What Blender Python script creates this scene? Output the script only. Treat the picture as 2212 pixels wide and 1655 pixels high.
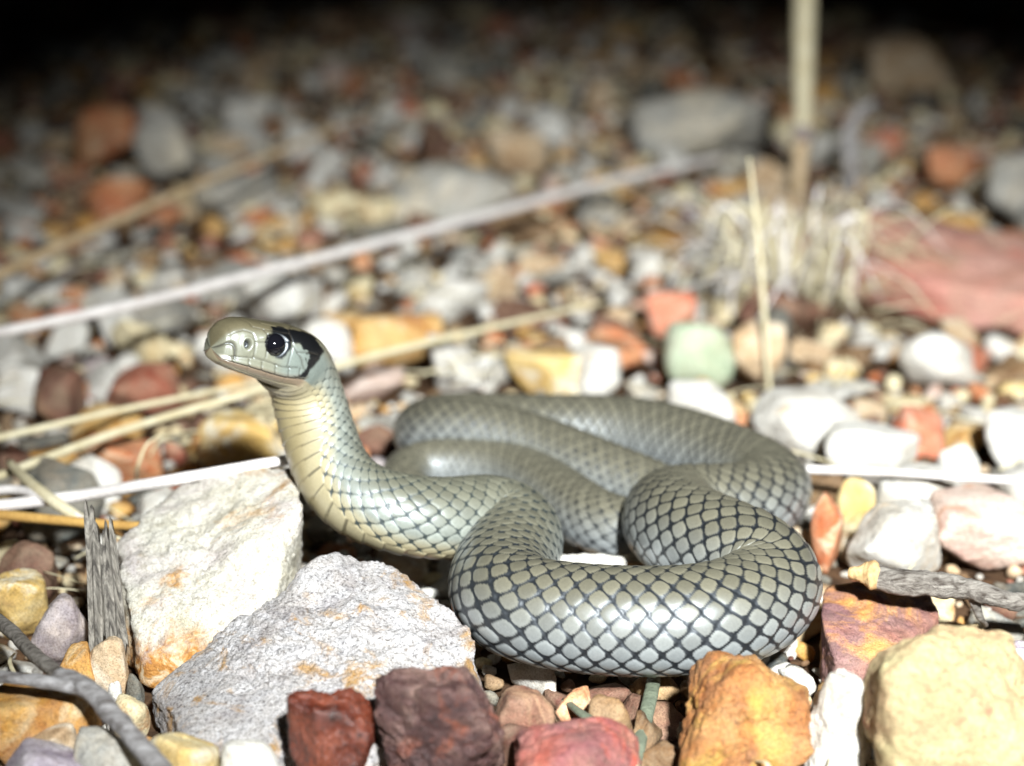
import bpy, bmesh, math, random
import numpy as np
from mathutils import Vector, Matrix

# ---------------------------------------------------------------- set-up
for o in list(bpy.data.objects):
    bpy.data.objects.remove(o, do_unlink=True)
SC = bpy.context.scene
COL = SC.collection
U = 0.01                                     # lengths below are in centimetres; the scene is in metres
PITCH = math.radians(17.0)                   # camera looks down by this much
CAM = (0.0, -27.1, 12.6)
FPX = 4436.0                                 # focal length in picture units (picture 2212 x 1655)
CX, CY = 1106.0, 827.5

cam_d = bpy.data.cameras.new('camera')
cam_d.sensor_width = 36.0
cam_d.lens = 36.0 * FPX / 2212.0
cam_d.clip_start = 0.005
cam_d.clip_end = 200.0
cam_d.dof.use_dof = True
cam_d.dof.focus_distance = 29.3 * U
cam_d.dof.aperture_fstop = 13.0
cam_d.dof.aperture_blades = 7
cam = bpy.data.objects.new('camera', cam_d)
cam.location = [c * U for c in CAM]
cam.rotation_euler = (math.pi / 2 - PITCH, 0, 0)
COL.objects.link(cam)
SC.camera = cam

world = bpy.data.worlds.new('World')
SC.world = world
world.use_nodes = True
wn = world.node_tree.nodes
wl = world.node_tree.links
bg = wn.get('Background') or wn.new('ShaderNodeBackground')
sky = wn.new('ShaderNodeTexSky')
sky.sky_type = 'NISHITA'
sky.sun_disc = False
sky.sun_elevation = math.radians(-4.0)
sky.sun_rotation = math.radians(200)
wl.new(sky.outputs['Color'], bg.inputs['Color'])
bg.inputs['Strength'].default_value = 0.05

# the hand torch that lights this night scene, held just above the camera
TORCH = (8.0, -43.0, 33.0)
AIM = (4.8, 9.4, 0.0)
ld = bpy.data.lights.new('torch_light', 'SPOT')
ld.energy = 44.0
ld.color = (0.975, 1.0, 0.98)
ld.shadow_soft_size = 0.015
ld.spot_size = math.radians(38)
ld.spot_blend = 1.0
lo = bpy.data.objects.new('torch_light', ld)
lo.location = [c * U for c in TORCH]
lo.rotation_euler = (Vector(AIM) - Vector(TORCH)).to_track_quat('-Z', 'Y').to_euler()
COL.objects.link(lo)

SC.view_settings.view_transform = 'Standard'
SC.view_settings.look = 'None'
SC.view_settings.exposure = 0.0
SC.view_settings.gamma = 1.0

# ---------------------------------------------------------------- helpers
def g(px, py, z):
    """point at height z (cm) that stands at picture position px, py"""
    dx, dz = (px - CX) / FPX, -(py - CY) / FPX
    d = np.array([dx, math.cos(PITCH) + dz * math.sin(PITCH), -math.sin(PITCH) + dz * math.cos(PITCH)])
    t = (z - CAM[2]) / d[2]
    return np.array(CAM) + d * t

def gy(px, py, y):
    dx, dz = (px - CX) / FPX, -(py - CY) / FPX
    d = np.array([dx, math.cos(PITCH) + dz * math.sin(PITCH), -math.sin(PITCH) + dz * math.cos(PITCH)])
    return np.array(CAM) + d * ((y - CAM[1]) / d[1])

def depth(p):
    return (p[1] - CAM[1]) * math.cos(PITCH) - (p[2] - CAM[2]) * math.sin(PITCH)

def proj(p):
    d = depth(p)
    up = (p[1] - CAM[1]) * math.sin(PITCH) + (p[2] - CAM[2]) * math.cos(PITCH)
    return CX + FPX * p[0] / d, CY - FPX * up / d

def lin(c):
    return tuple(((v / 255) / 12.92 if v / 255 <= 0.04045 else ((v / 255 + 0.055) / 1.055) ** 2.4) for v in c)

_rng = np.random.default_rng(7)
_TAB = _rng.random(65536) * 2 - 1

def vnoise(p):
    i = np.floor(p).astype(np.int64)
    f = p - i
    f = f * f * (3 - 2 * f)
    def h(a, b, c):
        n = (a * 73856093) ^ (b * 19349663) ^ (c * 83492791)
        n = (n ^ (n >> 13)) * 1274126177
        return _TAB[(n ^ (n >> 16)) & 65535]
    x, y, z = i[:, 0], i[:, 1], i[:, 2]
    fx, fy, fz = f[:, 0], f[:, 1], f[:, 2]
    def lx(b, c):
        return h(x, y + b, z + c) * (1 - fx) + h(x + 1, y + b, z + c) * fx
    return (lx(0, 0) * (1 - fy) + lx(1, 0) * fy) * (1 - fz) + (lx(0, 1) * (1 - fy) + lx(1, 1) * fy) * fz

def fbm(p, octv=4, gain=0.5):
    s, a, q = 0, 1.0, np.array(p, float)
    for _ in range(octv):
        s = s + a * vnoise(q)
        q = q * 2.03 + 17.3
        a *= gain
    return s

def mesh_np(name, v, faces, mats=(), smooth=True, midx=None):
    """v in cm (n,3); faces (m,k) array of equal-sized faces"""
    v = np.asarray(v, np.float32) * U
    faces = np.asarray(faces, np.int32)
    me = bpy.data.meshes.new(name)
    me.vertices.add(len(v))
    me.vertices.foreach_set('co', v.ravel())
    k = faces.shape[1]
    me.loops.add(faces.size)
    me.loops.foreach_set('vertex_index', faces.ravel())
    me.polygons.add(len(faces))
    me.polygons.foreach_set('loop_start', np.arange(0, faces.size, k, dtype=np.int32))
    me.polygons.foreach_set('loop_total', np.full(len(faces), k, np.int32))
    me.polygons.foreach_set('use_smooth', np.full(len(faces), smooth))
    for m in mats:
        me.materials.append(m)
    if midx is not None:
        me.polygons.foreach_set('material_index', np.asarray(midx, np.int32))
    me.update(calc_edges=True)
    me.validate()
    return me

def tag(o, label=None, cat=None, group=None, kind=None):
    if label: o['label'] = label
    if cat: o['category'] = cat
    if group: o['group'] = group
    if kind: o['kind'] = kind
    return o

def link(name, me, parent=None, loc=(0, 0, 0)):
    o = bpy.data.objects.new(name, me)
    o.location = [c * U for c in loc]
    COL.objects.link(o)
    if parent: o.parent = parent
    return o

# ---------------------------------------------------------------- materials
def new_mat(name):
    m = bpy.data.materials.new(name)
    m.use_nodes = True
    nt = m.node_tree
    return m, nt, nt.nodes['Principled BSDF']

def cm_coords(nt, rand=True):
    tc = nt.nodes.new('ShaderNodeTexCoord')
    mp = nt.nodes.new('ShaderNodeVectorMath'); mp.operation = 'SCALE'
    mp.inputs['Scale'].default_value = 100.0
    nt.links.new(tc.outputs['Object'], mp.inputs[0])
    if not rand:
        return mp.outputs[0]
    oi = nt.nodes.new('ShaderNodeObjectInfo')
    mu = nt.nodes.new('ShaderNodeMath'); mu.operation = 'MULTIPLY'; mu.inputs[1].default_value = 83.0
    nt.links.new(oi.outputs['Random'], mu.inputs[0])
    ad = nt.nodes.new('ShaderNodeVectorMath'); ad.operation = 'ADD'
    nt.links.new(mp.outputs[0], ad.inputs[0]); nt.links.new(mu.outputs[0], ad.inputs[1])
    return ad.outputs[0]

def noise(nt, vec, scale, detail=5, rough=0.55, dist=0.0):
    n = nt.nodes.new('ShaderNodeTexNoise')
    n.inputs['Scale'].default_value = scale
    n.inputs['Detail'].default_value = detail
    n.inputs['Roughness'].default_value = rough
    n.inputs['Distortion'].default_value = dist
    nt.links.new(vec, n.inputs['Vector'])
    return n.outputs['Fac']

def ramp(nt, fac, stops, interp='LINEAR'):
    r = nt.nodes.new('ShaderNodeValToRGB')
    r.color_ramp.interpolation = interp
    el = r.color_ramp.elements
    while len(el) < len(stops):
        el.new(0.5)
    for e, (p, c) in zip(el, stops):
        e.position = p
        e.color = (*c, 1) if len(c) == 3 else c
    nt.links.new(fac, r.inputs['Fac'])
    return r.outputs['Color']

def mix(nt, fac, a, b, mode='MIX'):
    n = nt.nodes.new('ShaderNodeMix'); n.data_type = 'RGBA'; n.blend_type = mode
    for sock, val in ((n.inputs[0], fac), (n.inputs[6], a), (n.inputs[7], b)):
        if isinstance(val, (int, float)): sock.default_value = val
        elif isinstance(val, tuple): sock.default_value = (*val, 1)
        else: nt.links.new(val, sock)
    return n.outputs[2]

def bump(nt, bs, heights, normal_in):
    prev = None
    for h, strength, dist in heights:
        b = nt.nodes.new('ShaderNodeBump')
        b.inputs['Strength'].default_value = strength
        b.inputs['Distance'].default_value = dist * U
        nt.links.new(h, b.inputs['Height'])
        if prev is not None: nt.links.new(prev, b.inputs['Normal'])
        prev = b.outputs['Normal']
    nt.links.new(prev, normal_in)

def rock_mat(name, c1, c2, c3, speck=(60, 55, 50), speck_amt=0.35, rough=0.7, spec=0.35, scale=0.9, bumpy=0.8, stain=None, stain_at=0.62, dust=0.19):
    m, nt, bs = new_mat(name)
    v = cm_coords(nt)
    n1 = noise(nt, v, scale, 6, 0.6, 0.6)
    col = ramp(nt, n1, [(0.30, lin(c2)), (0.47, lin(c1)), (0.66, lin(c3))])
    n2 = noise(nt, v, scale * 11, 4, 0.7)
    sp = ramp(nt, n2, [(0.50, (0, 0, 0)), (0.68, (1, 1, 1))])
    f = nt.nodes.new('ShaderNodeMath'); f.operation = 'MULTIPLY'; f.inputs[1].default_value = speck_amt
    nt.links.new(sp, f.inputs[0])
    col = mix(nt, f.outputs[0], col, lin(speck))
    if stain:
        n4 = noise(nt, v, scale * 0.8, 5, 0.65, 1.2)
        s4 = ramp(nt, n4, [(stain_at - 0.06, (0, 0, 0)), (stain_at + 0.07, (1, 1, 1))])
        col = mix(nt, s4, col, lin(stain))
    if dust:
        nd_ = noise(nt, v, scale * 1.7, 6, 0.7, 0.8)
        dm_ = ramp(nt, nd_, [(0.38, (0, 0, 0)), (0.66, (dust * 2, dust * 2, dust * 2))])
        col = mix(nt, dm_, col, lin((178, 160, 134)))
    n5 = noise(nt, v, 34.0, 3, 0.7)
    col = mix(nt, 1.0, col, ramp(nt, n5, [(0.34, (0.62, 0.60, 0.58)), (0.5, (1.0, 1.0, 1.0)), (0.68, (1.16, 1.16, 1.16))]), 'MULTIPLY')
    nt.links.new(col, bs.inputs['Base Color'])
    bs.inputs['Roughness'].default_value = rough
    bs.inputs['Specular IOR Level'].default_value = spec
    n3 = noise(nt, v, scale * 5, 6, 0.7)
    bump(nt, bs, [(n3, 0.55 * bumpy, 0.10), (n2, 0.5 * bumpy, 0.04), (n5, 0.45 * bumpy, 0.02)], bs.inputs['Normal'])
    return m

MAT = {
    'white': rock_mat('quartz_white', (226, 226, 222), (206, 204, 196), (188, 184, 176), (140, 136, 130), 0.4, stain=(204, 172, 126), stain_at=0.67, dust=0.16),
    'cream': rock_mat('stone_cream', (236, 226, 190), (220, 203, 160), (200, 172, 122), (150, 120, 80), 0.35, stain=(206, 150, 96), stain_at=0.62),
    'ochre': rock_mat('stone_ochre', (205, 151, 72), (170, 108, 50), (220, 189, 127), (105, 61, 34), 0.4, stain=(229, 211, 174), stain_at=0.6),
    'yellow': rock_mat('stone_yellow', (222, 188, 113), (199, 154, 79), (235, 221, 175), (134, 95, 51), 0.35, stain=(235, 229, 208), stain_at=0.56),
    'orange': rock_mat('stone_orange', (196, 114, 70), (163, 80, 49), (211, 156, 112), (86, 46, 33), 0.4, stain=(222, 196, 168), stain_at=0.6),
    'red': rock_mat('stone_red', (150, 78, 60), (108, 52, 42), (178, 116, 94), (62, 36, 30), 0.4, stain=(200, 164, 140), stain_at=0.58),
    'maroon': rock_mat('stone_maroon', (100, 60, 50), (68, 42, 36), (136, 94, 78), (40, 28, 24), 0.45, stain=(150, 116, 92), stain_at=0.6),
    'purple': rock_mat('stone_purple', (160, 150, 154), (118, 102, 108), (196, 188, 190), (76, 64, 70), 0.5, stain=(220, 206, 200), stain_at=0.6),
    'grey': rock_mat('stone_grey', (165, 165, 160), (122, 124, 122), (196, 195, 190), (70, 70, 70), 0.45, stain=(206, 198, 180), stain_at=0.58),
    'dark': rock_mat('stone_dark', (88, 92, 90), (60, 64, 64), (125, 128, 124), (35, 36, 36), 0.4, stain=(140, 132, 120), stain_at=0.6),
    'tan': rock_mat('stone_tan', (198, 168, 132), (170, 134, 98), (220, 198, 168), (110, 80, 55), 0.4, stain=(226, 214, 194), stain_at=0.56),
    'pink': rock_mat('stone_pink', (216, 190, 178), (190, 150, 138), (232, 216, 208), (130, 90, 82), 0.35, stain=(206, 150, 120), stain_at=0.62),
    'brown': rock_mat('stone_brown', (112, 82, 54), (74, 54, 38), (146, 114, 78), (46, 34, 26), 0.4, stain=(170, 140, 100), stain_at=0.6),
    'green': rock_mat('stone_green', (176, 192, 166), (146, 168, 142), (202, 210, 190), (90, 120, 94), 0.4),
    'coral': rock_mat('stone_coral', (212, 115, 83), (186, 85, 61), (225, 162, 135), (124, 62, 49), 0.3, stain=(228, 191, 170), stain_at=0.6),
    # the recognisable ones
    'granite': rock_mat('granite_white', (202, 200, 203), (168, 163, 166), (220, 219, 222), (50, 48, 52), 0.8, scale=1.5, bumpy=1.6, stain=(186, 146, 92), stain_at=0.60, dust=0.12),
    'creamrock': rock_mat('rock_cream_white', (220, 218, 208), (204, 198, 176), (204, 197, 196), (130, 120, 96), 0.55, scale=0.9, bumpy=1.5, stain=(190, 146, 92), stain_at=0.63, dust=0.12),
    'glossred': rock_mat('rock_dark_red', (96, 42, 28), (48, 26, 22), (128, 66, 46), (26, 16, 16), 0.7, 0.26, 0.8, scale=1.3, bumpy=1.0, dust=0.0),
    'roughpurple': rock_mat('rock_purple_brown', (92, 64, 62), (58, 40, 42), (146, 118, 108), (30, 22, 24), 0.65, 0.42, 0.6, scale=1.3, bumpy=1.7, stain=(140, 80, 60), stain_at=0.6, dust=0.0),
    'pinkred': rock_mat('rock_pink_red', (148, 92, 92), (118, 76, 80), (170, 92, 80), (84, 50, 52), 0.5, scale=1.2, bumpy=1.1, stain=(178, 84, 68), stain_at=0.6, dust=0.12),
    'ironore': rock_mat('rock_orange_ochre', (186, 122, 66), (140, 82, 44), (204, 156, 98), (76, 44, 30), 0.6, 0.6, 0.4, scale=1.3, bumpy=1.8, stain=(206, 166, 84), stain_at=0.58, dust=0.12),
    'warm': rock_mat('rock_warm_cream', (208, 184, 142), (196, 152, 114), (216, 204, 156), (140, 96, 72), 0.6, scale=1.3, bumpy=1.7, stain=(180, 104, 84), stain_at=0.64, dust=0.12),
    'purpleflat': rock_mat('rock_purple_orange', (142, 104, 104), (120, 86, 92), (160, 110, 96), (80, 54, 58), 0.4, scale=0.8, bumpy=1.0, stain=(212, 150, 86), stain_at=0.54, dust=0.12),
    'violet': rock_mat('rock_violet_white', (206, 196, 212), (140, 124, 152), (232, 226, 232), (86, 72, 100), 0.5, scale=1.4, bumpy=1.2, dust=0.12),
    'slab': rock_mat('slab_red', (200, 136, 122), (186, 104, 88), (212, 164, 152), (110, 60, 55), 0.3, scale=0.5, bumpy=0.8),
}

def front_stain(m, cols, lim, soft=0.22):
    """iron staining that covers the low front of one rock"""
    nt = m.node_tree
    bs = nt.nodes['Principled BSDF']
    old = bs.inputs['Base Color'].links[0].from_socket
    v = cm_coords(nt, False)
    sx = nt.nodes.new('ShaderNodeSeparateXYZ'); nt.links.new(v, sx.inputs[0])
    a = nt.nodes.new('ShaderNodeMath'); a.operation = 'MULTIPLY_ADD'
    a.inputs[1].default_value = 0.55
    nt.links.new(sx.outputs['Y'], a.inputs[0]); nt.links.new(sx.outputs['Z'], a.inputs[2])
    n = noise(nt, v, 1.6, 6, 0.65, 0.8)
    b = nt.nodes.new('ShaderNodeMath'); b.operation = 'MULTIPLY_ADD'; b.inputs[1].default_value = 1.9
    nt.links.new(n, b.inputs[0]); nt.links.new(a.outputs[0], b.inputs[2])
    mr = nt.nodes.new('ShaderNodeMapRange'); mr.inputs['From Min'].default_value = lim + soft; mr.inputs['From Max'].default_value = lim - soft
    nt.links.new(b.outputs[0], mr.inputs['Value'])
    n2 = noise(nt, v, 2.6, 5, 0.7, 1.0)
    st_c = ramp(nt, n2, [(0.36, lin(cols[0])), (0.5, lin(cols[1])), (0.62, lin(cols[2]))])
    nt.links.new(mix(nt, mr.outputs[0], old, st_c), bs.inputs['Base Color'])

front_stain(MAT['creamrock'], ((120, 66, 36), (196, 140, 72), (226, 204, 170)), -0.42)
front_stain(MAT['granite'], ((170, 120, 88), (196, 160, 130), (214, 204, 190)), -0.75, 0.3)

def plain_mat(name, c1, c2, scale=3.0, rough=0.6, spec=0.3, stretch=None, bumpy=0.5):
    m, nt, bs = new_mat(name)
    v = cm_coords(nt)
    if stretch:
        mp = nt.nodes.new('ShaderNodeMapping')
        mp.inputs['Scale'].default_value = stretch
        nt.links.new(v, mp.inputs['Vector'])
        v = mp.outputs[0]
    n = noise(nt, v, scale, 5, 0.6, 0.3)
    nt.links.new(ramp(nt, n, [(0.35, lin(c1)), (0.65, lin(c2))]), bs.inputs['Base Color'])
    bs.inputs['Roughness'].default_value = rough
    bs.inputs['Specular IOR Level'].default_value = spec
    n2 = noise(nt, v, scale * 5, 4, 0.65)
    bump(nt, bs, [(n2, bumpy, 0.05)], bs.inputs['Normal'])
    return m

MAT['straw'] = plain_mat('straw_white', (242, 238, 236), (220, 214, 212), 2.0, 0.45, 0.5)
MAT['straw_tan'] = plain_mat('straw_tan', (222, 198, 164), (194, 168, 130), 2.0, 0.5, 0.4)
MAT['straw_gold'] = plain_mat('straw_gold', (216, 176, 104), (190, 148, 84), 2.0, 0.45, 0.4)
MAT['straw_pale'] = plain_mat('straw_pale', (226, 218, 188), (206, 194, 158), 2.0, 0.5, 0.4)
MAT['twig'] = plain_mat('twig_grey', (176, 170, 162), (84, 76, 70), 9.0, 0.75, 0.3, stretch=(0.45, 1.5, 1.5), bumpy=1.0)
MAT['twig_pale'] = plain_mat('twig_pale', (204, 202, 204), (120, 114, 112), 7.0, 0.6, 0.3, stretch=(0.5, 1.4, 1.4), bumpy=1.0)
MAT['bark'] = plain_mat('bark_chip', (190, 184, 174), (92, 88, 84), 3.0, 0.8, 0.2, stretch=(4, 4, 0.6), bumpy=1.0)
MAT['stem_green'] = plain_mat('grey_green_wood', (122, 130, 112), (96, 104, 90), 3.0, 0.55, 0.3, bumpy=0.6)
MAT['wood_end'] = plain_mat('wood_tan', (206, 178, 132), (166, 132, 90), 5.0, 0.7, 0.2)
MAT['soil'] = plain_mat('soil_brown', (104, 80, 60), (58, 44, 34), 1.5, 0.9, 0.1, bumpy=1.0)

# ---------------------------------------------------------------- ground
def build_ground():
    xs = np.concatenate([[-2000, -600, -200, -90], np.linspace(-60, 60, 161), [90, 200, 600, 2000]])
    ys = np.concatenate([[-2000, -600, -200, -60], np.linspace(-30, 120, 201), [180, 400, 1000, 2000]])
    X, Y = np.meshgrid(xs, ys)
    p = np.stack([X.ravel(), Y.ravel(), np.zeros(X.size)], 1)
    z = -0.62 + 0.13 * fbm(p * 0.35, 4)
    p[:, 2] = np.clip(z, -0.9, -0.45)
    nx, ny = len(xs), len(ys)
    i = np.arange(nx * ny).reshape(ny, nx)
    f = np.stack([i[:-1, :-1].ravel(), i[:-1, 1:].ravel(), i[1:, 1:].ravel(), i[1:, :-1].ravel()], 1)
    o = link('ground', mesh_np('ground', p, f, [MAT['soil']]))
    tag(o, kind='structure')
build_ground()

# ---------------------------------------------------------------- snake
HEADLEN = 1.75

def snake_controls():
    # (point, diameter, dorsal vector)
    up = np.array([0, 0, 1.0])
    C = []
    hf = np.array([-0.74, -0.62, 0.27]); hf /= np.linalg.norm(hf)      # where the snout points
    nape = gy(624, 768, 2.78)
    hup = up - hf * hf.dot(up); hup /= np.linalg.norm(hup)
    hb = (-hf) * 0.9 + up * 0.25
    for t in (1.42, 1.05, 0.7, 0.35, 0.0):
        C.append((nape + hf * t, 1.0, hup))
    C.append((gy(656, 822, 3.12), 1.10, np.array([0.50, 0.66, 0.6])))
    C.append((gy(674, 892, 3.16), 1.14, np.array([0.45, 0.88, 0.12])))
    C.append((gy(697, 968, 2.9), 1.16, np.array([0.50, 0.82, 0.2])))
    C.append((gy(724, 1036, 2.6), 1.2, np.array([0.58, 0.62, 0.4])))
    C.append((gy(784, 1088, 2.35), 1.24, np.array([0.45, 0.35, 0.8])))
    C.append((g(880, 1116, 1.48), 1.28, np.array([0.1, 0.0, 1.0])))
    for px, py, z, d in [
        (985, 1124, 1.28, 1.34), (1065, 1118, 1.14, 1.40), (1112, 1140, 1.02, 1.44),
        (1104, 1196, 0.92, 1.48), (1080, 1262, 0.86, 1.52), (1112, 1312, 0.82, 1.56), (1210, 1334, 0.80, 1.60), (1370, 1346, 0.80, 1.62),
        (1530, 1338, 0.80, 1.61), (1630, 1304, 0.82, 1.58), (1668, 1262, 0.90, 1.55), (1640, 1222, 1.06, 1.56),
        (1564, 1190, 1.10, 1.60), (1486, 1156, 1.06, 1.60), (1450, 1122, 0.98, 1.56), (1468, 1100, 0.88, 1.48),
        (1545, 1096, 0.80, 1.43), (1622, 1088, 0.74, 1.41), (1666, 1062, 0.72, 1.39), (1644, 1032, 0.70, 1.38),
        (1580, 1000, 0.70, 1.37), (1480, 962, 0.70, 1.36), (1380, 937, 0.68, 1.34), (1285, 928, 0.66, 1.31),
        (1170, 926, 0.62, 1.28), (1050, 920, 0.60, 1.25), (960, 918, 0.62, 1.20), (915, 936, 0.78, 1.17),
        (990, 926, 1.02, 1.14), (1085, 942, 0.98, 1.12), (1180, 972, 0.86, 1.12), (1280, 1012, 0.76, 1.12),
        (1370, 1048, 0.64, 1.11), (1446, 1082, 0.52, 1.10), (1466, 1122, 0.48, 1.09), (1400, 1150, 0.48, 1.09),
        (1312, 1138, 0.52, 1.08), (1240, 1096, 0.56, 1.08), (1165, 1046, 0.58, 1.07), (1085, 1012, 0.58, 1.05),
        (990, 1004, 0.56, 1.0), (900, 1010, 0.52, 0.94), (868, 1042, 0.48, 0.84), (920, 1082, 0.40, 0.68),
        (1010, 1104, 0.30, 0.48), (1090, 1112, 0.20, 0.26), (1130, 1114, 0.16, 0.10)]:
        C.append((g(px, py, z), d, up))
    return C, hf, hup

def catmull(P, per=40):
    P = np.asarray(P)
    xyz = P[:, :3]
    ext = np.vstack([2 * P[0] - P[1], P, 2 * P[-1] - P[-2]])
    out = []
    for i in range(len(P) - 1):
        p0, p1, p2, p3 = ext[i:i + 4]
        t0 = 0.0
        t1 = t0 + np.linalg.norm((p1 - p0)[:3]) ** 0.5
        t2 = t1 + np.linalg.norm((p2 - p1)[:3]) ** 0.5
        t3 = t2 + np.linalg.norm((p3 - p2)[:3]) ** 0.5
        t = np.linspace(t1, t2, per, endpoint=False)[:, None]
        a1 = (t1 - t) / (t1 - t0) * p0 + (t - t0) / (t1 - t0) * p1
        a2 = (t2 - t) / (t2 - t1) * p1 + (t - t1) / (t2 - t1) * p2
        a3 = (t3 - t) / (t3 - t2) * p2 + (t - t2) / (t3 - t2) * p3
        b1 = (t2 - t) / (t2 - t0) * a1 + (t - t0) / (t2 - t0) * a2
        b2 = (t3 - t) / (t3 - t1) * a2 + (t - t1) / (t3 - t1) * a3
        out.append((t2 - t) / (t2 - t1) * b1 + (t - t1) / (t2 - t1) * b2)
    out.append(P[-1:])
    return np.vstack(out)

def smooth1(a, sig):
    k = np.arange(-int(3 * sig), int(3 * sig) + 1)
    w = np.exp(-0.5 * (k / sig) ** 2); w /= w.sum()
    n = len(k) // 2
    pad = np.concatenate([2 * a[0] - a[1:n + 1][::-1], a, 2 * a[-1] - a[-n - 1:-1][::-1]])
    return np.convolve(pad, w, 'valid')

def resample(Q, step):
    seg = np.linalg.norm(np.diff(Q[:, :3], axis=0), axis=1)
    s = np.concatenate([[0], np.cumsum(seg)])
    n = int(s[-1] / step) + 1
    t = np.linspace(0, s[-1], n)
    return np.stack([np.interp(t, s, Q[:, k]) for k in range(Q.shape[1])], 1), t

CTRL, HF, HUP = snake_controls()
_Q = catmull([np.concatenate([p, [d], v]) for p, d, v in CTRL])
_Q, _S = resample(_Q, 0.02)
for k in range(7):
    sm = smooth1(_Q[:, k], 14 if k < 3 else 20)
    wgt = np.clip((_S - 0.9) / 0.8, 0, 1) if k < 3 else 1.0
    _Q[:, k] = _Q[:, k] * (1 - wgt) + sm * wgt
_Q, _S = resample(_Q, 0.02)
SPINE = _Q

def interp_prof(x, xs, ys):
    """smooth (monotone-ish) interpolation of a profile"""
    xs, ys = np.array(xs), np.array(ys)
    m = np.gradient(ys, xs)
    i = np.clip(np.searchsorted(xs, x) - 1, 0, len(xs) - 2)
    h = xs[i + 1] - xs[i]
    t = np.clip((x - xs[i]) / h, 0, 1)
    return (2*t**3-3*t**2+1)*ys[i] + (t**3-2*t**2+t)*h*m[i] + (-2*t**3+3*t**2)*ys[i+1] + (t**3-t**2)*h*m[i+1]

HX = [0.0, 0.04, 0.12, 0.28, 0.50, 0.80, 1.10, 1.40, 1.70, 2.0]
HW = [0.0, 0.20, 0.30, 0.38, 0.45, 0.52, 0.57, 0.58, 0.56, 0.55]
HT = [0.0, 0.22, 0.35, 0.45, 0.48, 0.48, 0.47, 0.47, 0.50, 0.53]
HB = [0.0, 0.14, 0.21, 0.27, 0.32, 0.38, 0.45, 0.51, 0.54, 0.55]

def sstep(a, b, x):
    t = np.clip((x - a) / (b - a), 0, 1)
    return t * t * (3 - 2 * t)

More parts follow.
